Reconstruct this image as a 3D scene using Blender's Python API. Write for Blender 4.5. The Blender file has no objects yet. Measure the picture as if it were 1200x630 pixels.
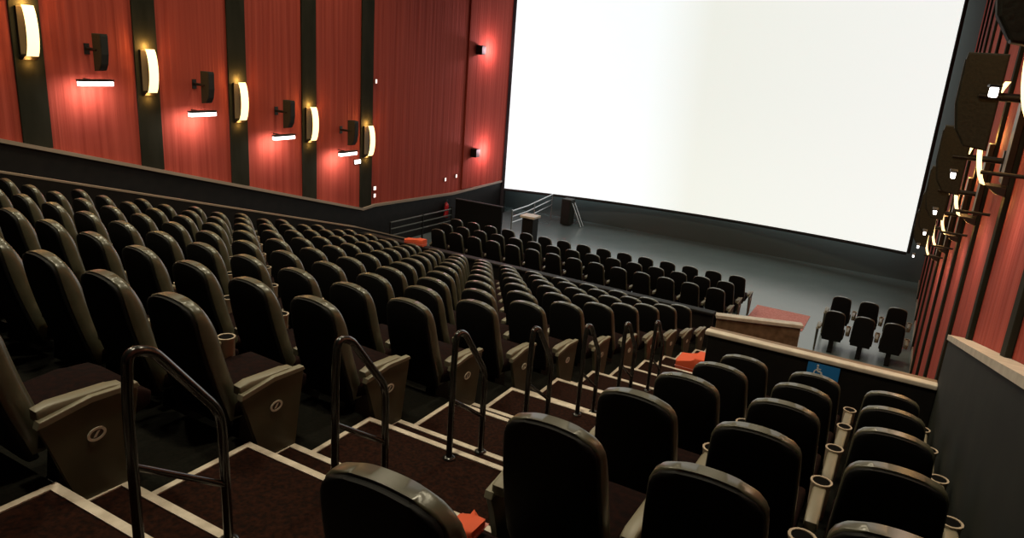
import bpy, bmesh, math, random
from mathutils import Vector, Matrix
random.seed(7)
col = bpy.context.scene.collection
EYE = 5.9                                  # camera height above the front floor
# ------------------------------------------------------------------ theatre rake
YA, ZA, D, H = 7.264, -3.410 + EYE, 0.978, 0.2678
def noseY(n): return YA - n*D
def noseZ(n): return ZA + n*H
def rake(Y): return ZA - H/D*(Y-YA)
XL, XR = -13.9, 0.70                       # side walls
YF, YB = 25.3, -5.0                        # front wall, back wall
ZC = 11.2
AX0, AX1 = -2.80, -1.32                    # stair aisle
KX = -11.35                                # left knee wall

# ------------------------------------------------------------------ materials
def mat(name, color, rough=.6, metal=0, spec=.5, emit=None, es=0, coat=0):
    m = bpy.data.materials.new(name); m.use_nodes = True
    b = m.node_tree.nodes['Principled BSDF']
    b.inputs['Base Color'].default_value = (*color, 1)
    b.inputs['Roughness'].default_value = rough
    b.inputs['Metallic'].default_value = metal
    b.inputs['Specular IOR Level'].default_value = spec
    b.inputs['Coat Weight'].default_value = coat
    if emit:
        b.inputs['Emission Color'].default_value = (*emit, 1)
        b.inputs['Emission Strength'].default_value = es
    return m
def N(m, t, **k):
    n = m.node_tree.nodes.new(t)
    for a, v in k.items(): setattr(n, a, v)
    return n
def noise_col(m, c1, c2, scale, bump=0, stretch=(1,1,1), detail=4, dist=.01):
    nt = m.node_tree; b = nt.nodes['Principled BSDF']
    tc = N(m,'ShaderNodeTexCoord'); mp = N(m,'ShaderNodeMapping'); mp.inputs['Scale'].default_value = stretch
    nz = N(m,'ShaderNodeTexNoise'); nz.inputs['Scale'].default_value = scale; nz.inputs['Detail'].default_value = detail
    cr = N(m,'ShaderNodeValToRGB'); cr.color_ramp.elements[0].position=.35; cr.color_ramp.elements[1].position=.68
    cr.color_ramp.elements[0].color=(*c1,1); cr.color_ramp.elements[1].color=(*c2,1)
    L = nt.links.new
    L(tc.outputs['Object'], mp.inputs['Vector']); L(mp.outputs['Vector'], nz.inputs['Vector'])
    L(nz.outputs['Fac'], cr.inputs['Fac']); L(cr.outputs['Color'], b.inputs['Base Color'])
    if bump:
        bp = N(m,'ShaderNodeBump'); bp.inputs['Strength'].default_value = bump; bp.inputs['Distance'].default_value = dist
        L(nz.outputs['Fac'], bp.inputs['Height']); L(bp.outputs['Normal'], b.inputs['Normal'])
    return m
M = {}
M['vinyl'] = noise_col(mat('olive_grey_vinyl', (.12,.11,.075), .33, spec=.9), (.075,.072,.044), (.105,.098,.064), 9, .15)
M['seatpad'] = noise_col(mat('dark_red_upholstery', (.05,.012,.012), .9, spec=.08), (.006,.003,.003), (.015,.005,.004), 30, .2)
M['shell'] = mat('black_plastic', (.006,.006,.006), .6, spec=.18)
M['panel'] = noise_col(mat('olive_laminate', (.10,.092,.058), .55), (.058,.057,.031), (.078,.075,.043), 6)
M['paneltrim'] = mat('pale_edge_trim', (.22,.20,.14), .4)
M['armpad'] = mat('tan_armrest_plastic', (.20,.18,.125), .4)
M['armdim'] = mat('dim_green_grey_pipe', (.06,.065,.055), .5)
M['cup'] = mat('tan_cup_holder', (.42,.34,.25), .5)
M['cupshade'] = mat('cup_shade_black', (.004,.004,.004), .9, spec=.05)  # black put in for the shade inside the cup openings
M['emblem'] = mat('pale_emblem', (.62,.60,.50), .5)
M['iron'] = mat('black_iron', (.02,.02,.02), .5, .6)
M['chrome'] = mat('dark_painted_steel', (.012,.012,.011), .22, 0, spec=1)
M['steel'] = mat('silver_steel', (.5,.52,.52), .35, .9)
M['carpet'] = noise_col(mat('dark_carpet', (.012,.012,.009), .95, spec=.1), (.004,.0045,.003), (.008,.007,.005), 60, .3)
M['aisle'] = noise_col(mat('brown_red_carpet', (.05,.016,.008), .95, spec=.1), (.008,.003,.0018), (.026,.0078,.004), 45, .4)
M['strip'] = noise_col(mat('pale_nosing', (.62,.54,.44), .55), (.50,.43,.34), (.70,.62,.52), 14)
M['black'] = noise_col(mat('black_paint', (.010,.009,.007), .6, spec=.3), (.004,.0035,.0028), (.008,.007,.0055), 5)
M['cap'] = noise_col(mat('cream_cap', (.62,.56,.46), .45), (.55,.49,.40), (.68,.62,.52), 8, stretch=(1,1,1))
M['capbrown'] = noise_col(mat('brown_wood_ledge', (.20,.13,.07), .5), (.13,.08,.04), (.26,.17,.10), 6, stretch=(1,8,1))
M['capdark'] = mat('dim_brown_rail_cap', (.30,.24,.18), .5)
M['grey'] = noise_col(mat('grey_black_panel', (.03,.034,.028), .7, spec=.25), (.011,.013,.010), (.018,.021,.016), 3)
M['stripe'] = noise_col(mat('dark_fabric_stripe', (.022,.022,.014), .9, spec=.1), (.018,.018,.011), (.028,.027,.018), 4, stretch=(1,1,.3))
M['sandwall'] = mat('charcoal_front_wall', (.085,.11,.11), .5, spec=.5)
M['ceil'] = mat('black_ceiling', (.02,.02,.02), .9)
M['speaker'] = noise_col(mat('speaker_cabinet', (.022,.024,.018), .6, spec=.3), (.018,.02,.015), (.028,.03,.022), 40, .3)
M['grille'] = mat('speaker_grille', (.012,.012,.010), .8)
M['blue'] = mat('sign_blue', (.02,.20,.55), .45)
M['white'] = mat('white_plastic', (.8,.8,.78), .4)
M['orange'] = mat('plain_orange_red', (.75,.11,.04), .8)
M['red'] = mat('red_enamel', (.5,.02,.03), .25)
M['pinkcarpet'] = noise_col(mat('pinkish_red_carpet', (.45,.16,.15), .9), (.60,.22,.20), (.75,.34,.31), 25, .2)
M['lampbar'] = mat('lamp_bar_glow', (.9,.9,.9), .4, emit=(1,.90,.84), es=5)
M['lampyellow'] = mat('sconce_diffuser_glow', (.9,.8,.6), .4, emit=(1,.68,.28), es=2.6)
M['lampdot'] = mat('small_lamp_glow', (.9,.8,.8), .4, emit=(1,.62,.55), es=1.6)
M['bronze'] = mat('dark_bronze', (.03,.022,.014), .45, .5)

def red_fabric():
    m = mat('red_pleated_fabric', (.42,.05,.03), .85, spec=.15); nt = m.node_tree; b = nt.nodes['Principled BSDF']
    tc = N(m,'ShaderNodeTexCoord'); mp = N(m,'ShaderNodeMapping'); mp.inputs['Scale'].default_value = (1,1,.02)
    nz = N(m,'ShaderNodeTexNoise'); nz.inputs['Scale'].default_value = 9; nz.inputs['Detail'].default_value = 5
    cr = N(m,'ShaderNodeValToRGB'); cr.color_ramp.elements[0].position=.3; cr.color_ramp.elements[1].position=.72
    cr.color_ramp.elements[0].color=(.29,.044,.028,1); cr.color_ramp.elements[1].color=(.42,.075,.050,1)
    bp = N(m,'ShaderNodeBump'); bp.inputs['Strength'].default_value=.6; bp.inputs['Distance'].default_value=.04
    L = nt.links.new
    L(tc.outputs['Object'], mp.inputs['Vector']); L(mp.outputs['Vector'], nz.inputs['Vector'])
    L(nz.outputs['Fac'], cr.inputs['Fac']); L(cr.outputs['Color'], b.inputs['Base Color'])
    L(nz.outputs['Fac'], bp.inputs['Height']); L(bp.outputs['Normal'], b.inputs['Normal'])
    return m
M['redfab'] = red_fabric()
def floor_mat():
    m = mat('polished_grey_floor', (.10,.12,.12), .28, spec=1.0); nt = m.node_tree; b = nt.nodes['Principled BSDF']
    tc = N(m,'ShaderNodeTexCoord'); nz = N(m,'ShaderNodeTexNoise'); nz.inputs['Scale'].default_value=1.4; nz.inputs['Detail'].default_value=5
    cr = N(m,'ShaderNodeValToRGB'); cr.color_ramp.elements[0].color=(.11,.15,.15,1); cr.color_ramp.elements[1].color=(.15,.19,.19,1)
    mr = N(m,'ShaderNodeMapRange'); mr.inputs['To Min'].default_value=.22; mr.inputs['To Max'].default_value=.27
    L = nt.links.new
    L(tc.outputs['Object'], nz.inputs['Vector']); L(nz.outputs['Fac'], cr.inputs['Fac']); L(cr.outputs['Color'], b.inputs['Base Color'])
    L(nz.outputs['Fac'], mr.inputs['Value']); L(mr.outputs['Result'], b.inputs['Roughness'])
    return m
M['floor'] = floor_mat()
def screen_mat():
    m = mat('lit_projection_screen', (.45,.45,.45), .9, emit=(.97,1,.98), es=.92)
    nt = m.node_tree; b = nt.nodes['Principled BSDF']
    tc = N(m,'ShaderNodeTexCoord'); sx = N(m,'ShaderNodeSeparateXYZ'); cr = N(m,'ShaderNodeValToRGB')
    mr = N(m,'ShaderNodeMapRange'); mr.inputs['From Min'].default_value=-13.8; mr.inputs['From Max'].default_value=.2
    e = cr.color_ramp.elements
    e[0].position=0; e[0].color=(1.0,1.08,1.1,1); e[1].position=1; e[1].color=(.95,.97,.93,1)
    x = e.new(.5); x.color=(.89,.92,.84,1); x = e.new(.36); x.color=(1.0,1.07,1.06,1)
    L = nt.links.new
    L(tc.outputs['Object'], sx.inputs[0]); L(sx.outputs['X'], mr.inputs['Value']); L(mr.outputs['Result'], cr.inputs['Fac'])
    L(cr.outputs['Color'], b.inputs['Emission Color'])
    return m
M['screen'] = screen_mat()

# ------------------------------------------------------------------ mesh helpers
def box(bm, x0,x1,y0,y1,z0,z1, bevel=0):
    vs = [bm.verts.new((x,y,z)) for x in (x0,x1) for y in (y0,y1) for z in (z0,z1)]
    fs = [(0,1,3,2),(4,6,7,5),(0,4,5,1),(2,3,7,6),(0,2,6,4),(1,5,7,3)]
    faces = [bm.faces.new([vs[i] for i in f]) for f in fs]
    if bevel:
        es = set(e for f in faces for e in f.edges)
        bmesh.ops.bevel(bm, geom=list(es), offset=bevel, segments=2, affect='EDGES', profile=.5)
    return bm
def prism(bm, pts, axis, a0, a1, bevel=0):
    """closed outline extruded; axis 'x': pts are (y,z); 'y': (x,z); 'z': (x,y)"""
    def P(p,a): return {'x':(a,p[0],p[1]),'y':(p[0],a,p[1]),'z':(p[0],p[1],a)}[axis]
    A=[bm.verts.new(P(p,a0)) for p in pts]; B=[bm.verts.new(P(p,a1)) for p in pts]
    fs=[bm.faces.new(A), bm.faces.new(B[::-1])]
    for i in range(len(pts)):
        j=(i+1)%len(pts); fs.append(bm.faces.new((A[i],B[i],B[j],A[j])))
    if bevel:
        es=set(e for f in fs[:2] for e in f.edges)
        bmesh.ops.bevel(bm, geom=list(es), offset=bevel, segments=2, affect='EDGES', profile=.5)
    return bm
def tube(bm, pts, r, seg=10, cap=True):
    pts=[Vector(p) for p in pts]; rings=[]; up=Vector((0,0,1))
    n=None
    for i,p in enumerate(pts):
        t=(pts[min(i+1,len(pts)-1)]-pts[max(i-1,0)]).normalized()
        if n is None:
            n=t.orthogonal().normalized()
        n=(n-t*n.dot(t)); n=n.normalized() if n.length>1e-6 else t.orthogonal().normalized()
        b=t.cross(n)
        rr = r[i] if isinstance(r,(list,tuple)) else r
        rings.append([bm.verts.new(p+(n*math.cos(2*math.pi*k/seg)+b*math.sin(2*math.pi*k/seg))*rr) for k in range(seg)])
    for a,c in zip(rings,rings[1:]):
        for k in range(seg):
            l=(k+1)%seg; bm.faces.new((a[k],a[l],c[l],c[k]))
    if cap: bm.faces.new(rings[0][::-1]); bm.faces.new(rings[-1])
    return bm
def bend(pts, r=.06, n=5):
    """round the corners of a polyline"""
    pts=[Vector(p) for p in pts]; out=[pts[0]]
    for a,b,c in zip(pts,pts[1:],pts[2:]):
        d1=(a-b); d2=(c-b); q=min(r,d1.length*.45,d2.length*.45)
        s=b+d1.normalized()*q; e=b+d2.normalized()*q
        for i in range(n+1):
            t=i/n; out.append((1-t)**2*s+2*t*(1-t)*b+t*t*e)
    out.append(pts[-1]); return out
def lathe(bm, prof, cx=0, cy=0, cz=0, seg=20):
    rings=[]
    for r,z in prof:
        rings.append([bm.verts.new((cx+r*math.cos(2*math.pi*k/seg), cy+r*math.sin(2*math.pi*k/seg), cz+z)) for k in range(seg)])
    for a,c in zip(rings,rings[1:]):
        for k in range(seg):
            l=(k+1)%seg; bm.faces.new((a[k],a[l],c[l],c[k]))
    bm.faces.new(rings[0][::-1]); bm.faces.new(rings[-1])
    return bm
def new(): return bmesh.new()
def obj(name, bm, m, parent=None, smooth=False, loc=None):
    bmesh.ops.recalc_face_normals(bm, faces=bm.faces)
    me=bpy.data.meshes.new(name); bm.to_mesh(me); bm.free()
    for mm in (m if isinstance(m,(list,tuple)) else [m]): me.materials.append(mm)
    if smooth:
        for p in me.polygons: p.use_smooth=True
        try: me.set_sharp_from_angle(angle=math.radians(60))
        except Exception: pass
    o=bpy.data.objects.new(name, me); col.objects.link(o)
    if parent: o.parent=parent
    if loc: o.location=loc
    return o
def tag(o, label, cat, group=None):
    o['label']=label; o['category']=cat
    if group: o['group']=group
    return o
def thing(name, label, cat, loc=(0,0,0), rz=0, group=None):
    o=bpy.data.objects.new(name,None); col.objects.link(o); o.empty_display_size=.1
    o.location=loc; o.rotation_euler=(0,0,rz)
    return tag(o,label,cat,group)
def struct(name,bm,m,**k):
    o=obj(name,bm,m,**k); o['kind']='structure'; return o
def copy_tree(o,parent=None):
    c=o.copy(); col.objects.link(c); c.parent=parent
    for ch in list(o.children): copy_tree(ch,c)
    return c
ORD=['','first','second','third','fourth','fifth','sixth','seventh','eighth','ninth','tenth','eleventh','twelfth','thirteenth','fourteenth','fifteenth','sixteenth']

# ------------------------------------------------------------------ the room
def wallbox(name,x0,x1,y0,y1,z0,z1,m): 
    b=new(); box(b,x0,x1,y0,y1,z0,z1); return struct(name,b,m)
wallbox('wall_left',XL-.2,XL,YB,YF-1.0,-.1,ZC,M['redfab'])
wallbox('wall_right',XR,XR+.2,YB,YF,-.1,ZC,M['redfab'])
wallbox('wall_front',XL-2.2,XR+.2,YF,YF+.2,-.1,ZC,M['sandwall'])
wallbox('wall_side',XL-2.2,XL-2.0,YF-1.2,YF,-.1,ZC,M['sandwall'])
wallbox('wall_return',XL-2.0,XL-.2,YF-1.2,YF-1.0,-.1,ZC,M['sandwall'])
wallbox('wall_back',XL-.2,XR+.2,YB-.2,YB,-.1,ZC,M['black'])
wallbox('ceiling',XL-2.2,XR+.2,YB-.2,YF+.2,ZC,ZC+.2,M['ceil'])
wallbox('floor',XL-2.2,XR+.2,12.0,YF+.2,-.2,0,M['floor'])

def step_profile(n0,n1,z_base,y_back,y_front=None):
    pts=[(y_back,z_base),(y_back,noseZ(n1))]
    for n in range(n1,n0,-1):
        pts.append((noseY(n),noseZ(n))); pts.append((noseY(n),noseZ(n-1)))
    pts.append((y_front or noseY(n0),noseZ(n0))); pts.append((y_front or noseY(n0),z_base))
    return pts
NB=11
b=new(); prism(b,step_profile(-6,NB,0.0,YB),'x',KX,AX0); struct('floor_left_tiers',b,M['carpet'])
b=new(); prism(b,step_profile(0,NB,0.0,YB,7.42),'x',AX1,XR); struct('floor_right_tiers',b,M['carpet'])
# aisle stair with half steps
pts=[(YB,0.0),(YB,noseZ(NB))]
S=.29
for n in range(NB,-9,-1):
    pts += [(noseY(n),noseZ(n)),(noseY(n),noseZ(n)-H/2),(noseY(n)+S,noseZ(n)-H/2),(noseY(n)+S,noseZ(n-1))]
pts += [(noseY(-9),noseZ(-9)),(noseY(-9),0.0)]
b=new(); prism(b,pts,'x',AX0,AX1)
stair=struct('floor_aisle_stair',b,M['aisle'])
W=.038; T=.006
for n in range(8,-8,-1):
    b=new(); box(b,AX0,AX1,noseY(n)-W,noseY(n)+.004,noseZ(n)-.02,noseZ(n)+T); obj('nosing_strip',b,M['strip'],stair)
    b=new(); box(b,AX0,AX1,noseY(n)+S-W,noseY(n)+S+.004,noseZ(n)-H/2-.02,noseZ(n)-H/2+T); obj('nosing_strip',b,M['strip'],stair)
    for x0 in (AX0,AX1-.035):
        b=new(); box(b,x0,x0+.035,noseY(n+1)+S,noseY(n)-W,noseZ(n),noseZ(n)+T); obj('edge_strip',b,M['strip'],stair)
        b=new(); box(b,x0,x0+.035,noseY(n),noseY(n)+S-W,noseZ(n)-H/2,noseZ(n)-H/2+T); obj('edge_strip',b,M['strip'],stair)
# ramp by the left wall
b=new(); prism(b,[(YB,0),(YB,rake(YB)-.12),(16.3,.35),(17.6,.0)],'x',XL,KX-.12); struct('floor_left_ramp',b,M['carpet'])
# front seating plinths
PL=[(13.25,16.62,.14),(16.62,17.58,.07)]
for k,(y0_,y1_,z_) in enumerate(PL):
    b=new(); box(b,-12.4,AX0-.02,y0_,y1_,.0,z_); struct('floor_front_plinth',b,M['carpet'])

# guard wall below the big block
gw=thing('guard_wall','long black guard wall with rail cap between upper and lower left seats','low wall',(0,13.2,0))
b=new(); box(b,KX,AX0,-.06,.06,0,1.50); obj('wall_panel',b,M['black'],gw)
b=new(); box(b,KX-.1,AX0+.02,-.1,.1,1.50,1.56,.015); obj('cap',b,M['black'],gw)
# left knee wall following the rake
kw=thing('knee_wall','sloping dark knee wall along left end of the big seat block','low wall',(KX,0,0))
def rk(y,dz): return (y,rake(y)+dz)
b=new(); prism(b,[(YB,0),rk(YB,.78),rk(13.1,.78),(15.6,.84),(15.6,0)],'x',-.12,0); obj('wall_panel',b,M['black'],kw)
b=new(); prism(b,[rk(YB,.78),rk(YB,.81),rk(13.1,.81),(15.65,.87),(15.65,.84),rk(13.1,.78)],'x',-.13,.01); obj('cap',b,M['capdark'],kw)

# left wall wainscot + cap
capL=[(YB,rake(YB)+1.17),(16.1,rake(16.1)+1.19),(16.6,EYE-4.60),(20.8,EYE-4.77),(24.1,EYE-4.70)]
b=new(); prism(b,[(YB,0)]+capL+[(24.1,0)],'x',XL,XL+.05); struct('baseboard_left',b,M['black'])
b=new(); prism(b,capL+[(y,z+.07) for y,z in capL[::-1]],'x',XL,XL+.10); struct('trim_left_cap',b,M['capdark'])
# dark stripes
def stripe(name,x,y,w,z0,z1):
    s=1 if x<0 else -1
    b=new(); box(b,min(x,x+s*.04),max(x,x+s*.04),y-w/2,y+w/2,z0,z1,.008); return struct(name,b,M['stripe'])
SY=[0.63+2.235*i for i in range(-1,8)]; SY=[7.33+2.235*i for i in range(-4,5)]
for i,y in enumerate(SY): stripe('trim_%d'%(i+1),XL,y,.50,rake(y)+1.2,ZC)
RY=[7.33+2.235*i for i in range(-4,8)]
for i,y in enumerate(RY): stripe('trim_%d'%(i+20),XR,y,.20,0.0,ZC)
b=new(); box(b,XR-.03,XR,7.6,YF,0,.10); struct('baseboard_right',b,M['capdark'])
# projecting last bay of left wall, nearer the screen
b=new(); box(b,XL,XL+.06,21.35,24.15,EYE-4.66,ZC,.01); struct('trim_left_bay',b,M['redfab'])
b=new(); box(b,XL,XL+.16,24.15,24.32,0,ZC,.01); struct('trim_left_corner',b,M['ceil'])

# ------------------------------------------------------------------ screen
sc=thing('cinema_screen','huge bright white curved cinema screen filling the front wall','screen',(0,0,0))
SX0,SX1,SZ0,SZ1=-13.76,.157,EYE-4.86,EYE+3.0
def sy(x):
    u=(x-(SX0+SX1)/2)/((SX1-SX0)/2); return 24.2+.85*(1-u*u)
b=new(); n=32; prev=None
for i in range(n+1):
    x=SX0+(SX1-SX0)*i/n; zb=SZ0+(.06 if 0 else 0)+.16*(i/n)-.08
    v=[b.verts.new((x,sy(x),zb)),b.verts.new((x,sy(x),SZ1)),b.verts.new((x,sy(x)+.03,SZ1)),b.verts.new((x,sy(x)+.03,zb))]
    if prev:
        for a in range(4): b.faces.new((prev[a],prev[(a+1)%4],v[(a+1)%4],v[a]))
    else: b.faces.new(v)
    prev=v
b.faces.new(prev[::-1]); obj('screen_surface',b,M['screen'],sc)
b=new()
path=[(SX0+(SX1-SX0)*i/n, sy(SX0+(SX1-SX0)*i/n)+.01, SZ0-.08+.16*(i/n)-.05) for i in range(n+1)]
tube(b,path,.05,6)
for x in (SX0-.05,SX1+.05): tube(b,[(x,24.22,SZ0-.1 if x<-1 else SZ0+.05),(x,24.22,SZ1+.05)],.05,6)
tube(b,[(p[0],p[1],SZ1+.05) for p in path],.05,6)
obj('screen_frame',b,M['ceil'],sc,smooth=True)

# ------------------------------------------------------------------ seats
SP=.58
def ywob(z):                              # rear surface of a back at height z (leans back towards the top)
    t=(1.05-z)/.70; return .17*t**1.5
def back_mesh(hw,z0,z1,thick,y_off,pw,cor,nz=12,nx=10,face_front=True):
    bm=new(); F=[];B=[]
    for j in range(nz+1):
        t=j/nz; z=z0+(z1-z0)*(1-(1-t)**1.35)
        dt=(z1-z)
        w=hw-.026*((z-z0)/(z1-z0))**2
        if dt<cor: w-= cor*(1-math.sqrt(max(0,1-((cor-dt)/cor)**2)))*.92
        if j<2: w-=.02*(2-j)/2
        rf=[];rb=[]
        for i in range(nx+1):
            u=-1+2*i/nx; u=math.sin(u*math.pi/2)
            k=(1-abs(u)**pw)**.5 if abs(u)<1 else 0
            q=min(1,dt/.20); e=.42+.58*math.sin(q*math.pi/2)
            crown=.012*(1-u*u)*(1 if dt<cor else 0)*(1-dt/cor)
            y=ywob(z)+y_off
            rf.append(bm.verts.new((w*u,y+thick*(.45+.55*k)*e,z+crown))); rb.append(bm.verts.new((w*u,y-.012*k,z+crown)))
        F.append(rf);B.append(rb)
    for j in range(nz):
        for i in range(nx):
            bm.faces.new((F[j][i],F[j][i+1],F[j+1][i+1],F[j+1][i])); bm.faces.new((B[j][i],B[j+1][i],B[j+1][i+1],B[j][i+1]))
        bm.faces.new((F[j][0],F[j+1][0],B[j+1][0],B[j][0])); bm.faces.new((F[j][nx],B[j][nx],B[j+1][nx],F[j+1][nx]))
    for i in range(nx):
        bm.faces.new((F[0][i],B[0][i],B[0][i+1],F[0][i+1])); bm.faces.new((F[nz][i],F[nz][i+1],B[nz][i+1],B[nz][i]))
    return bm
def seat_parts(root,left_arm=False,panel=None,left_panel=False):
    obj('backrest_cushion',back_mesh(.221,.36,1.045,.115,-.045,7,.082,nz=16,nx=18),M['vinyl'],root,smooth=True)
    obj('backrest_shell',back_mesh(.215,.33,1.037,.050,-.066,8,.080,nz=16,nx=16),M['shell'],root,smooth=True)
    b=new(); prism(b,[(.14,.38),(.14,.46),(.22,.49),(.45,.505),(.58,.50),(.64,.46),(.63,.40),(.55,.37),(.3,.35)],'x',-.225,.225,.02)
    obj('seat_cushion',b,M['seatpad'],root,smooth=True)
    b=new(); prism(b,[(.22,0),(.20,.05),(.28,.08),(.30,.355),(.44,.362),(.46,.08),(.54,.05),(.52,0)],'x',-.05,.05,.008)
    obj('pedestal',b,M['iron'],root)
    def arm(x,cup=True):
        b=new(); prism(b,[(.10,.555),(.10,.60),(.16,.615),(.40,.605),(.45,.60),(.45,.565),(.30,.55)],'x',x-.032,x+.032,.01)
        a=obj('armrest',b,M['armpad'],root,smooth=True)
        if not cup: return a
        b=new(); lathe(b,[(.040,-.21),(.043,-.19),(.050,-.01),(.055,.0),(.055,.008),(.044,.008),(.040,-.06),(.002,-.06)],x,.50,.605,16)
        c=obj('cup_holder',b,[M['cup']],a,smooth=True)
        b=new(); lathe(b,[(.0425,-.002),(.0425,.0045),(.001,.0045)],x,.50,.605,16); obj('cup_shade_disc',b,M['cupshade'],a)  # black disc across the opening imitates the shaded hollow
        return a
    arm(.29,not panel)
    if left_arm: arm(-.29,False)
    def end(x,s):
        b=new(); prism(b,[(.09,.53),(.10,.555),(.30,.59),(.49,.585),(.505,.56),(.46,.30),(.42,.02),(.20,.02),(.22,.14),(.12,.45)],'x',min(x,x+s*.03),max(x,x+s*.03),.006)
        p=obj('end_panel',b,M['panel'],root)
        b=new(); prism(b,[(.085,.535),(.095,.565),(.30,.602),(.50,.597),(.51,.575),(.49,.575),(.30,.58),(.11,.545)],'x',min(x-s*.004,x+s*.038),max(x-s*.004,x+s*.038),.004)
        obj('panel_edge',b,M['paneltrim'],p)
        b=new(); 
        xo=x+s*.0305
        def oval(rx,rz,n=24): return [(.31+rx*math.cos(2*math.pi*k/n)+.12*rz*math.sin(2*math.pi*k/n), .425+rz*math.sin(2*math.pi*k/n)) for k in range(n)]
        A=[b.verts.new((xo+s*.004,y,z)) for y,z in oval(.040,.030)]; I=[b.verts.new((xo+s*.004,y,z)) for y,z in oval(.029,.020)]
        A2=[b.verts.new((xo-s*.002,y,z)) for y,z in oval(.040,.030)]; I2=[b.verts.new((xo-s*.002,y,z)) for y,z in oval(.029,.020)]
        for k in range(24):
            l=(k+1)%24
            b.faces.new((A[k],A[l],I[l],I[k])); b.faces.new((A[k],A2[k],A2[l],A[l])); b.faces.new((I[k],I[l],I2[l],I2[k]))
        prism(b,[(.296,.413),(.306,.413),(.324,.438),(.314,.438)],'x',min(xo,xo+s*.004),max(xo,xo+s*.004))
        obj('emblem',b,M['emblem'],p)
    if panel: end(.31,1)
    if left_panel: end(-.31,-1)
protos={}
def seat(x,y,z,label,group,kind='mid',turn=0):
    if kind not in protos:
        r=bpy.data.objects.new('cinema_chair',None); col.objects.link(r); r.empty_display_size=.1
        seat_parts(r,left_arm=kind in('left','both'),panel=kind in('right','both'),left_panel=kind in ('left','both'))
        protos[kind]=r; o=r
    else: o=copy_tree(protos[kind])
    o.location=(x,y,z); o.rotation_euler=(0,0,turn+random.uniform(-.015,.015))
    return tag(o,label,'seat',group)
# camera (needed to leave out seats wholly outside the frame)
F=852.42; yaw,pitch,roll=[math.radians(a) for a in (28.50623891,16.33609612,4.23680931)]
cy,sy_,cp,sp=math.cos(yaw),math.sin(yaw),math.cos(pitch),math.sin(pitch)
fw=Vector((-sy_*cp,cy*cp,-sp)); rt=Vector((cy,sy_,0)); up=rt.cross(fw)
r2=rt*math.cos(roll)+up*math.sin(roll); u2=-rt*math.sin(roll)+up*math.cos(roll)
CAMP=Vector((0,0,EYE))
def px(p):
    d=Vector(p)-CAMP; w=d.dot(fw)
    return (600+F*d.dot(r2)/w, 315-F*d.dot(u2)/w) if w>.2 else (-999,-999)
def seen(x,y,z,m=130):
    u,v=px((x,y,z+1.05)); return -m<u<1200+m and v<680
Y0=6.165; ZS=EYE-2.3603-1.05               # back-top line of tier 0, its floor
for n in range(-6,7):
    row=n+7
    for k in range(14):
        x=-3.13-k*SP; y=Y0-n*D; z=noseZ(n)
        if not seen(x,y,z): continue
        if k==0: lab='dark aisle-end cinema seat with oval panel emblem, %s row above the black guard wall'%ORD[row]
        else: lab='dark cinema seat, %s in from the stair aisle, %s row above the black guard wall'%(ORD[k+1],ORD[row])
        seat(x,y,z,lab,'seats in the large left block','right' if k==0 else ('left' if k==13 else 'mid'),turn=-.055-.0055*k)
for n in range(0,6):
    for j,cn in ((-2,'left'),(-1,'middle'),(0,'right')):
        x=.179+j*SP; y=Y0-n*D; z=noseZ(n)
        u,v=px((x,y,z+1.05))
        if v>700: continue
        seat(x,y,z,'cinema seat in near right block, %s column, %s row behind the blue sign'%(cn,ORD[n+1]),
             'seats in the near right block','left' if j==-2 else 'mid')
FR=[(18.0,0.0,-3.38,.60,15,'row nearest the screen'),(17.02,.07,-3.44,.575,15,'middle row'),(16.05,.14,-3.43,.59,14,'row nearest the guard wall')]
for (y,z,x0,s,c,rn) in FR:
    for k in range(c):
        seat(x0-k*s,y,z,'distant seat in lower left rows, %s, %s from the gap'%(rn,ORD[k+1]),
             'seats in the lower front left rows','right' if k==0 else ('left' if k==c-1 else 'mid'))
for (y,z,rn) in ((18.0,0.0,'far row'),(16.7,.0,'near row')):
    for k,cn in enumerate(('left','middle','right')):
        seat(-.95+k*.585,y,z,'distant seat by the right wall, %s, %s of three'%(rn,cn),
             'seats in the lower front right rows','left' if k==0 else 'mid')

# ------------------------------------------------------------------ aisle handrails
HX=-2.10
pr_=None
def handrail():
    r=thing('aisle_handrail','','handrail')
    b=new()
    p=bend([(0,-.10,0),(0,-.10,.62),(0,-.085,.80),(0,.0,.775),(0,.26,.44),(0,.27,.0),(0,.27,-H/2)],.07,5)
    tube(b,p,.019,12); obj('rail',b,M['chrome'],r,smooth=True)
    b=new(); tube(b,[(0,-.10,.385),(0,.27,.12)],.013,10); obj('crossbar',b,M['chrome'],r,smooth=True)
    for y,z in ((-.10,0),(.27,-H/2)):
        b=new(); lathe(b,[(.040,0),(.040,.006),(.024,.016),(.001,.016)],0,y,z,16); obj('base_flange',b,M['chrome'],r,smooth=True)
    return r
hr0=None
names=['nearest the camera','second from the camera','third from the camera','fourth from the camera','fifth from the camera','sixth from the camera','seventh and farthest down the stairs']
for i,n in enumerate(range(6,-1,-1)):
    o=hr0=handrail() if i==0 else None
    if i==0: hr=o
    else: o=copy_tree(hr)
    o.location=(HX,noseY(n),noseZ(n))
    tag(o,'dark steel handrail loop on the stair aisle, '+names[i],'handrail','stair aisle handrails')

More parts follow.
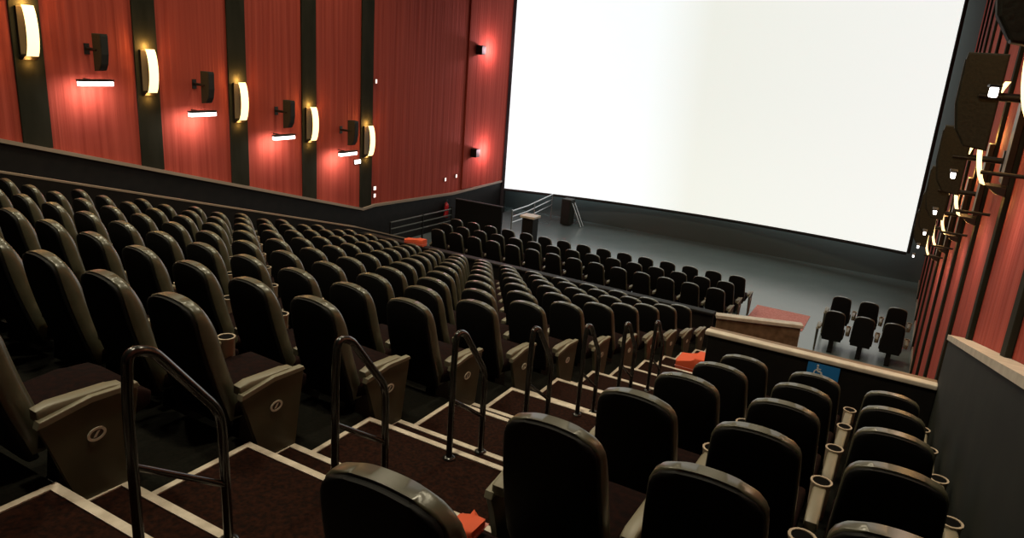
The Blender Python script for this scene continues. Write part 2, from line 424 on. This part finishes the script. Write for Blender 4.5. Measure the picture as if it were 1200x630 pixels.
# ------------------------------------------------------------------ near right: front wall, knee wall, sign
fwall=thing('barrier_wall','black barrier wall with cream ledge in front of near right seats','low wall',(0,7.42,0))
b=new(); box(b,-1.60,.55,0,.14,0,EYE-2.70,.008); obj('wall_panel',b,M['black'],fwall)
b=new(); box(b,-1.63,.55,-.03,.075,EYE-2.70,EYE-2.65,.012); obj('cap',b,M['cap'],fwall)
b=new(); box(b,-1.63,.55,.077,.20,EYE-2.74,EYE-2.67,.01); obj('rear_ledge',b,M['capbrown'],fwall)
kw2=thing('knee_wall','tall dark grey knee wall with cream cap at far right beside seats','low wall',(.55,0,0))
sl=.264
def kz(y): return EYE-2.15-sl*(y-7.4)
b=new(); prism(b,[(-1.2,rake(-1.2)),(-1.2,kz(-1.2)-.05),(7.56,kz(7.56)-.05),(7.56,0.02)],'x',0,.14); obj('wall_panel',b,M['grey'],kw2)
b=new(); prism(b,[(-1.25,kz(-1.25)-.05),(-1.25,kz(-1.25)),(7.60,kz(7.60)),(7.60,kz(7.60)-.05)],'x',-.012,.146); obj('cap',b,M['cap'],kw2)
sg=thing('accessibility_sign','small blue sign with white wheelchair symbol on black barrier wall','sign',(-.43,7.412,EYE-2.79))
b=new(); box(b,-.15,.15,-.006,.004,-.075,.075,.003); obj('sign_plate',b,M['blue'],sg)
b=new(); yy=-.010
def seg(p,q,w=.008):
    d=Vector((q[0]-p[0],q[1]-p[1])).normalized(); nn=Vector((-d.y,d.x))*w
    prism(b,[(p[0]+nn.x,p[1]+nn.y),(q[0]+nn.x,q[1]+nn.y),(q[0]-nn.x,q[1]-nn.y),(p[0]-nn.x,p[1]-nn.y)],'y',yy,yy+.004)
ox=-.055
prism(b,[(ox+.011*math.cos(a*math.pi/6),.052+.011*math.sin(a*math.pi/6)) for a in range(12)],'y',yy,yy+.004)
seg((ox,.036),(ox+.006,-.008)); seg((ox+.004,.018),(ox+.035,.016),.005); seg((ox+.006,-.008),(ox+.038,-.010)); seg((ox+.038,-.010),(ox+.052,-.046)); seg((ox+.05,-.046),(ox+.064,-.042),.005)
arc=[(ox+.010+.036*math.cos(a),-.026+.036*math.sin(a)) for a in [math.radians(110+i*22) for i in range(11)]]
for p,q in zip(arc,arc[1:]): seg(p,q,.005)
obj('wheelchair_symbol',b,M['white'],sg)

# ------------------------------------------------------------------ wall speakers, lamp bars, sconces
def speaker(side):
    s=side                                   # +1 faces +x (left wall), -1 right wall; local x=0 at the wall
    r=bpy.data.objects.new('wall_speaker',None); col.objects.link(r)
    prof=[(.31,.34),(.56,.34),(.565,.30),(.565,-.02),(.53,-.20),(.46,-.31),(.31,-.33)]
    b=new(); prism(b,[(s*x,z) for x,z in prof],'y',-.075,.075,.012); obj('cabinet',b,M['speaker'],r)
    gp=[(.572,.29),(.572,-.02),(.538,-.195),(.470,-.300),(.462,-.296),(.53,-.19),(.562,-.02),(.562,.29)]
    b=new(); prism(b,[(s*x,z) for x,z in gp],'y',-.065,.065); obj('grille',b,M['grille'],r)
    b=new(); tube(b,[(0,0,.05),(s*.32,0,.05)],.03,8); box(b,min(0,s*.02),max(0,s*.02),-.05,.05,-.05,.15)
    tube(b,bend([(s*.30,-.09,.05),(s*.44,-.09,.05)],.02),.012,6); tube(b,[(s*.30,.09,.05),(s*.44,.09,.05)],.012,6); tube(b,[(s*.30,-.09,.05),(s*.30,.09,.05)],.012,6)
    obj('bracket',b,M['iron'],r,smooth=True)
    return r
def lampbar(side,a=.30,c=.42,L=.33,hh=.045):
    s=side; r=bpy.data.objects.new('wall_lamp_bar',None); col.objects.link(r)
    b=new(); box(b,min(s*a,s*c),max(s*a,s*c),-L,L,.035,.035+(.04 if L>.2 else .012),.004); obj('housing',b,M['iron'],r)
    b=new(); box(b,min(s*(a+.01),s*(c-.01)),max(s*(a+.01),s*(c-.01)),-L+.01,L-.01,-hh,.036,.008); obj('tube_diffuser',b,M['lampbar'],r)
    b=new(); tube(b,[(0,0,.055),(s*.31,0,.055)],.015,8); obj('bracket',b,M['iron'],r)
    return r
def sconce(side):
    s=side; r=bpy.data.objects.new('wall_sconce',None); col.objects.link(r)
    b=new(); rows=[]; n=14
    for i in range(n+1):
        z=-.42+.84*i/n; t=z/.42; x=.08+.15*math.sqrt(max(0,1-.8*t*t)); w=.10
        rows.append([(s*(x+.02),-w,z),(s*(x+.045),0,z),(s*(x+.02),w,z)])
    V=[[b.verts.new(p) for p in row] for row in rows]; V2=[[b.verts.new((p[0]-s*.01,p[1],p[2])) for p in row] for row in rows]
    for i in range(n):
        for k in range(2):
            b.faces.new((V[i][k],V[i][k+1],V[i+1][k+1],V[i+1][k])); b.faces.new((V2[i][k],V2[i+1][k],V2[i+1][k+1],V2[i][k+1]))
        b.faces.new((V[i][0],V[i+1][0],V2[i+1][0],V2[i][0])); b.faces.new((V[i][2],V2[i][2],V2[i+1][2],V[i+1][2]))
    for k in range(2):
        b.faces.new((V[0][k],V2[0][k],V2[0][k+1],V[0][k+1])); b.faces.new((V[n][k],V[n][k+1],V2[n][k+1],V2[n][k]))
    obj('diffuser',b,M['lampyellow'],r,smooth=True)
    b=new(); box(b,min(0,s*.05),max(0,s*.05),-.13,.13,-.40,.40,.005)
    obj('back_plate',b,M['bronze'],r)
    b=new(); prism(b,[(0,-.42),(0,-.50),(s*.08,-.48),(s*.155,-.42)],'y',-.125,.125,.006); obj('base_bowl',b,M['bronze'],r)
    return r
def lamp(name,typ,loc,energy,color,rot=None,size=.1,sy2=None,spread=None,parent=None,spot=None):
    l=bpy.data.lights.new(name,typ); l.energy=energy; l.color=color
    if typ=='AREA':
        l.shape='RECTANGLE' if sy2 else 'SQUARE'; l.size=size
        if sy2: l.size_y=sy2
        if spread: l.spread=math.radians(spread)
    else: l.shadow_soft_size=size
    if typ=='SPOT' and spot: l.spot_size=math.radians(spot); l.spot_blend=.7
    o=bpy.data.objects.new(name,l); col.objects.link(o); o.location=loc
    if rot is not None: o.rotation_euler=Vector(rot).to_track_quat('-Z','Y').to_euler()
    return o
def near(i,n,what): 
    return ['nearest the camera','second from the camera','third from the camera','fourth from the camera','fifth from the camera','sixth from the camera','seventh from the camera'][i]
LSY=[8.56+2.235*i for i in range(4)]
LZ=[EYE-.50+.0,EYE-1.13,EYE-1.76,EYE-2.33]
sp0=speaker(1); lb0=lampbar(1); sc0=sconce(1)
for i,y in enumerate(LSY):
    o=sp0 if i==0 else copy_tree(sp0); o.location=(XL,y-.18+.05*i,LZ[i])
    tag(o,'black box speaker on the left red wall, '+near(i,4,''),'speaker','speakers on the left wall')
    o=lb0 if i==0 else copy_tree(lb0); o.location=(XL,y-.28+.05*i,LZ[i]-.55)
    tag(o,'white lamp bar under a speaker on the left wall, '+near(i,4,''),'wall lamp','lamp bars on the left wall')
    lamp('lamp_bar_light','AREA',(XL+.33,y-.28,LZ[i]-.63),11,(1,.86,.80),(-.7,0,-1),.62,.10)
LCY=[7.36+2.235*i for i in range(5)]
LCZ=[EYE-.19,EYE-.82,EYE-1.45,EYE-2.05,EYE-2.62]
for i,y in enumerate(LCY):
    o=sc0 if i==0 else copy_tree(sc0); o.location=(XL+.04,y-.06,LCZ[i])
    tag(o,'warm glowing curved sconce on a dark stripe of left wall, '+near(i,5,''),'wall lamp','sconces on the left wall')
    lamp('sconce_light','POINT',(XL+.11,y-.06,LCZ[i]+.46),18,(1,.50,.13),size=.05)
    lamp('sconce_light','POINT',(XL+.12,y-.06,LCZ[i]-.56),4,(1,.50,.13),size=.05)
spr=speaker(-1); lbr=lampbar(-1,.45,.50,.09,.01); scr=sconce(-1)
def zspk(y): return EYE-.50-.273*(y-8.56)
for i in range(6):
    y=4.09+2.235*i
    o=spr if i==0 else copy_tree(spr); o.location=(XR,y,zspk(y)-.20)
    tag(o,'dark tapered speaker on the right wall, '+near(i,6,''),'speaker','speakers on the right wall')
    o=lbr if i==0 else copy_tree(lbr); o.location=(XR,y,zspk(y)-.74)
    tag(o,'small white lamp bar beneath a right wall speaker, '+near(i,6,''),'wall lamp','lamp bars on the right wall')
    lamp('lamp_bar_light','AREA',(XR-.40,y,zspk(y)-.82),3.5,(1,.80,.70),(.45,0,-1),.5,.10)
for i in range(6):
    y=5.12+2.235*i
    o=scr if i==0 else copy_tree(scr); o.location=(XR-.04,y,zspk(y)-.17)
    tag(o,'warm glowing curved sconce on the right wall, '+near(i,6,''),'wall lamp','sconces on the right wall')
    lamp('sconce_light','POINT',(XR-.12,y,zspk(y)+.30),12,(1,.50,.13),size=.05)
    lamp('sconce_light','POINT',(XR-.15,y,zspk(y)-.73),2.5,(1,.50,.13),size=.05)

# small black box lamps near the screen, left wall
for i,z in enumerate((EYE+.09,EYE-3.39)):
    r=thing('wall_spotlight','small black box lamp near the screen on left wall, %s one'%('upper','lower')[i],'wall lamp',(XL+.06,21.88,z),0,'box lamps beside the screen')
    b=new(); box(b,.02,.26,-.13,.13,-.15,.15,.015); obj('lamp_housing',b,M['iron'],r)
    b=new(); tube(b,[(0,0,0),(.03,0,0)],.05,10); obj('wall_mount',b,M['iron'],r)
    b=new(); box(b,.05,.23,.128,.136,-.12,.12); obj('lamp_lens',b,M['lampdot'],r)
    lamp('spotlight_glow','POINT',(XL+.45,22.6,z),62,(1,.62,.68),size=.06)
for i,(y,z,w,lab) in enumerate(((20.34,-4.20,.07,'left of the pair near the wall cap'),(21.0,-4.15,.07,'right of the pair near the wall cap'),
        (16.62,-4.05,.10,'upper of two on the last dark stripe'),(16.62,-4.27,.08,'lower of two on the last dark stripe'),(16.6,-.985,.06,'highest, alone on the last dark stripe'),(15.9,-3.21,.24,'wide one under the last sconce'))):
    r=thing('indicator_light','tiny pale light on the left wall, '+lab,'wall lamp',(XL+(.04 if 16.3<y<16.9 else 0),y,EYE+z),0)
    b=new(); box(b,0,.03,-w/2-.015,w/2+.015,-.07,.07,.006); obj('housing',b,M['bronze'],r)
    b=new(); box(b,.03,.045,-w/2,w/2,-.055,.055,.005); obj('lens',b,M['lampdot'] if w<.2 else M['lampbar'],r)

# ------------------------------------------------------------------ lower level details
# fire extinguisher on the left wall
fe=thing('fire_extinguisher','red fire extinguisher low on the black left wall','fire extinguisher',(XL+.145,20.3,.42))
b=new(); lathe(b,[(.07,0),(.085,.02),(.085,.40),(.06,.47),(.028,.50),(.028,.53)],0,0,0,18); obj('cylinder',b,M['red'],fe,smooth=True)
b=new(); box(b,-.02,.02,-.03,.09,.53,.56,.005); box(b,-.015,.015,-.02,.10,.58,.60,.005); tube(b,bend([(0,-.03,.55),(0,-.12,.5),(0,-.12,.15)],.05),.012,8); obj('valve_and_hose',b,M['iron'],fe)
b=new(); box(b,-.15,-.085,-.05,.05,.30,.36); obj('wall_bracket',b,M['iron'],fe)
# pipe guard rail along the left wall
gr=thing('guard_rail','dark pipe guard rail with three bars below the left wall bend','railing',(XL+.7,16.6,0))
b=new()
for z in (EYE-4.98,EYE-5.18,EYE-5.38): tube(b,[(0,0,z),(0,3.2,z-.05)],.025,8)
obj('bars',b,M['armdim'],gr,smooth=True)
for y in (0,1.6,3.2):
    b=new(); tube(b,[(0,y,0),(0,y,EYE-4.96)],.03,8); obj('post',b,M['iron'],gr,smooth=True)
mw=thing('corner_dark_wall','low black wall added for the dark corner left of the silver railing','low wall',(-12.8,20.75,0))  # made-up black wall, added to darken this corner
b=new(); box(b,-.85,1.0,-.05,.05,0,1.0,.01); obj('panel',b,M['shell'],mw)
b=new(); box(b,-.87,1.02,-.07,.07,1.0,1.04,.01); obj('cap',b,M['ceil'],mw)
# steps and silver railing by the screen
sr=thing('floor_railing','silver stage railing with three bars just below screen corner','railing',(-11.5,20.9,0))
b=new()
for dz in (0,.2,.4): tube(b,[(0,0,.92-dz),(-.05,1.2,.92-dz),(-.3,3.6,.98-dz)],.024,8)
obj('bars',b,M['steel'],sr,smooth=True)
for y,x in ((0,0),(1.8,-.11),(3.6,-.3)):
    b=new(); tube(b,[(x,y,0),(x,y,.96)],.024,8); obj('post',b,M['steel'],sr,smooth=True)
bx=thing('floor_speaker','dark upright box with slanted brace on floor beneath the screen','speaker box',(-10.98,24.2,0))
b=new(); box(b,-.19,.19,-.2,.2,.03,.98,.02); obj('cabinet',b,M['speaker'],bx)
b=new(); box(b,-.15,.15,-.21,-.20,.1,.9); obj('grille',b,M['grille'],bx)
b=new(); tube(b,[(.2,-.1,.85),(.62,-.1,.03)],.025,8); tube(b,[(.2,.1,.85),(.62,.1,.03)],.025,8); obj('brace',b,M['steel'],bx)
pd=thing('pedestal','tall dark pedestal box with pale top among lower left seats','pedestal',(-10.05,19.45,0))
b=new(); box(b,-.19,.19,-.18,.18,0,1.17,.01); obj('body',b,M['black'],pd)
b=new(); box(b,-.26,.24,-.22,.22,1.17,1.24,.01); obj('top',b,M['cap'],pd)
# low barrier in the centre gap and pinkish red carpet
lb=thing('low_barrier','low cream-topped barrier with brown panel between the lower seat groups','low wall',(-3.12,15.1,0),math.radians(20))
b=new(); box(b,0,1.72,0,.08,.35,.80,.01); obj('panel',b,M['capbrown'],lb)
b=new(); box(b,-.03,1.76,-.05,.16,.82,.90,.012); obj('top_rail',b,M['cap'],lb)
for x in (.04,.86,1.70):
    b=new(); box(b,x-.03,x+.03,.01,.07,0,.83,.006); obj('post',b,M['white'],lb)
rg=thing('carpet_runner','pinkish red carpet strip on floor beyond the low barrier','carpet',(-2.3,18.9,0))
b=new(); box(b,-.72,.62,-.9,.45,.0,.012,.004); obj('pile',b,M['pinkcarpet'],rg)
# orange blocks standing in for unidentified orange-red patches
def block(loc,label,w,d,h,rz=0):
    r=thing('orange_block',label,'orange_item',loc,rz)
    b=new(); prism(b,[(-w/2,0),(w/2,0),(w/2,h),(w*.12,h),(w*.05,h*.72),(-w/2,h*.66)],'y',-d/2,d/2,.02); obj('block_body',b,M['orange'],r,smooth=True)
    b=new(); box(b,-w/2-.004,w/2+.004,-d/2-.004,d/2+.004,h*.30,h*.33); obj('block_band',b,M['pinkcarpet'],r)
block((-2.30,noseY(-3)-.25,noseZ(-3)),'orange-red block lying on the lower steps of the stair aisle',.42,.35,.26)
block((-9.75,13.2,1.56),'orange-red block resting on far left end of the black guard wall',.52,.2,.15)

block((-1.09,1.82,noseZ(5)+.516),'small orange-red block on the seat closest to the bottom edge',.10,.11,.04)
# ------------------------------------------------------------------ unseen ceiling lights added to brighten the room (above the frame)
k=0
for y in (2.5,8.0,14.0):
    for x in (-11.0,-6.6,-2.2):
        r=thing('added_ceiling_light','round unseen fill light added in the black ceiling','added fill light',(x,y,ZC),0,'added ceiling fill lights')
        b=new(); lathe(b,[(.20,-.05),(.22,-.05),(.22,0),(.001,0)],0,0,0,20); obj('housing',b,M['iron'],r)
        b=new(); lathe(b,[(.17,-.055),(.17,-.045),(.001,-.045)],0,0,0,20); obj('lens',b,M['lampbar'],r)
        lamp('added_fill_light','SPOT',(x,y,ZC-.12),{-11.0:700,-6.6:560,-2.2:640}[x],(1,.88,.62),(0,0,-1),.16,spot=130)
        k+=1

# ------------------------------------------------------------------ camera, world, view
cam=bpy.data.cameras.new('camera'); co=bpy.data.objects.new('camera',cam); col.objects.link(co)
cam.sensor_width=36; cam.lens=F*36/1200; cam.clip_start=.05; cam.clip_end=200
co.matrix_world=Matrix(((r2.x,u2.x,-fw.x,0),(r2.y,u2.y,-fw.y,0),(r2.z,u2.z,-fw.z,EYE),(0,0,0,1)))
S_=bpy.context.scene; S_.camera=co
w=bpy.data.worlds.new('world'); S_.world=w; w.use_nodes=True
w.node_tree.nodes['Background'].inputs['Color'].default_value=(.5,.5,.5,1); w.node_tree.nodes['Background'].inputs['Strength'].default_value=.0
S_.view_settings.view_transform='Standard'; S_.view_settings.look='None'; S_.view_settings.gamma=1; S_.view_settings.exposure=0
S_.view_settings.use_curve_mapping=False
S_.cycles.use_denoising=True
S_.cycles.max_bounces=6
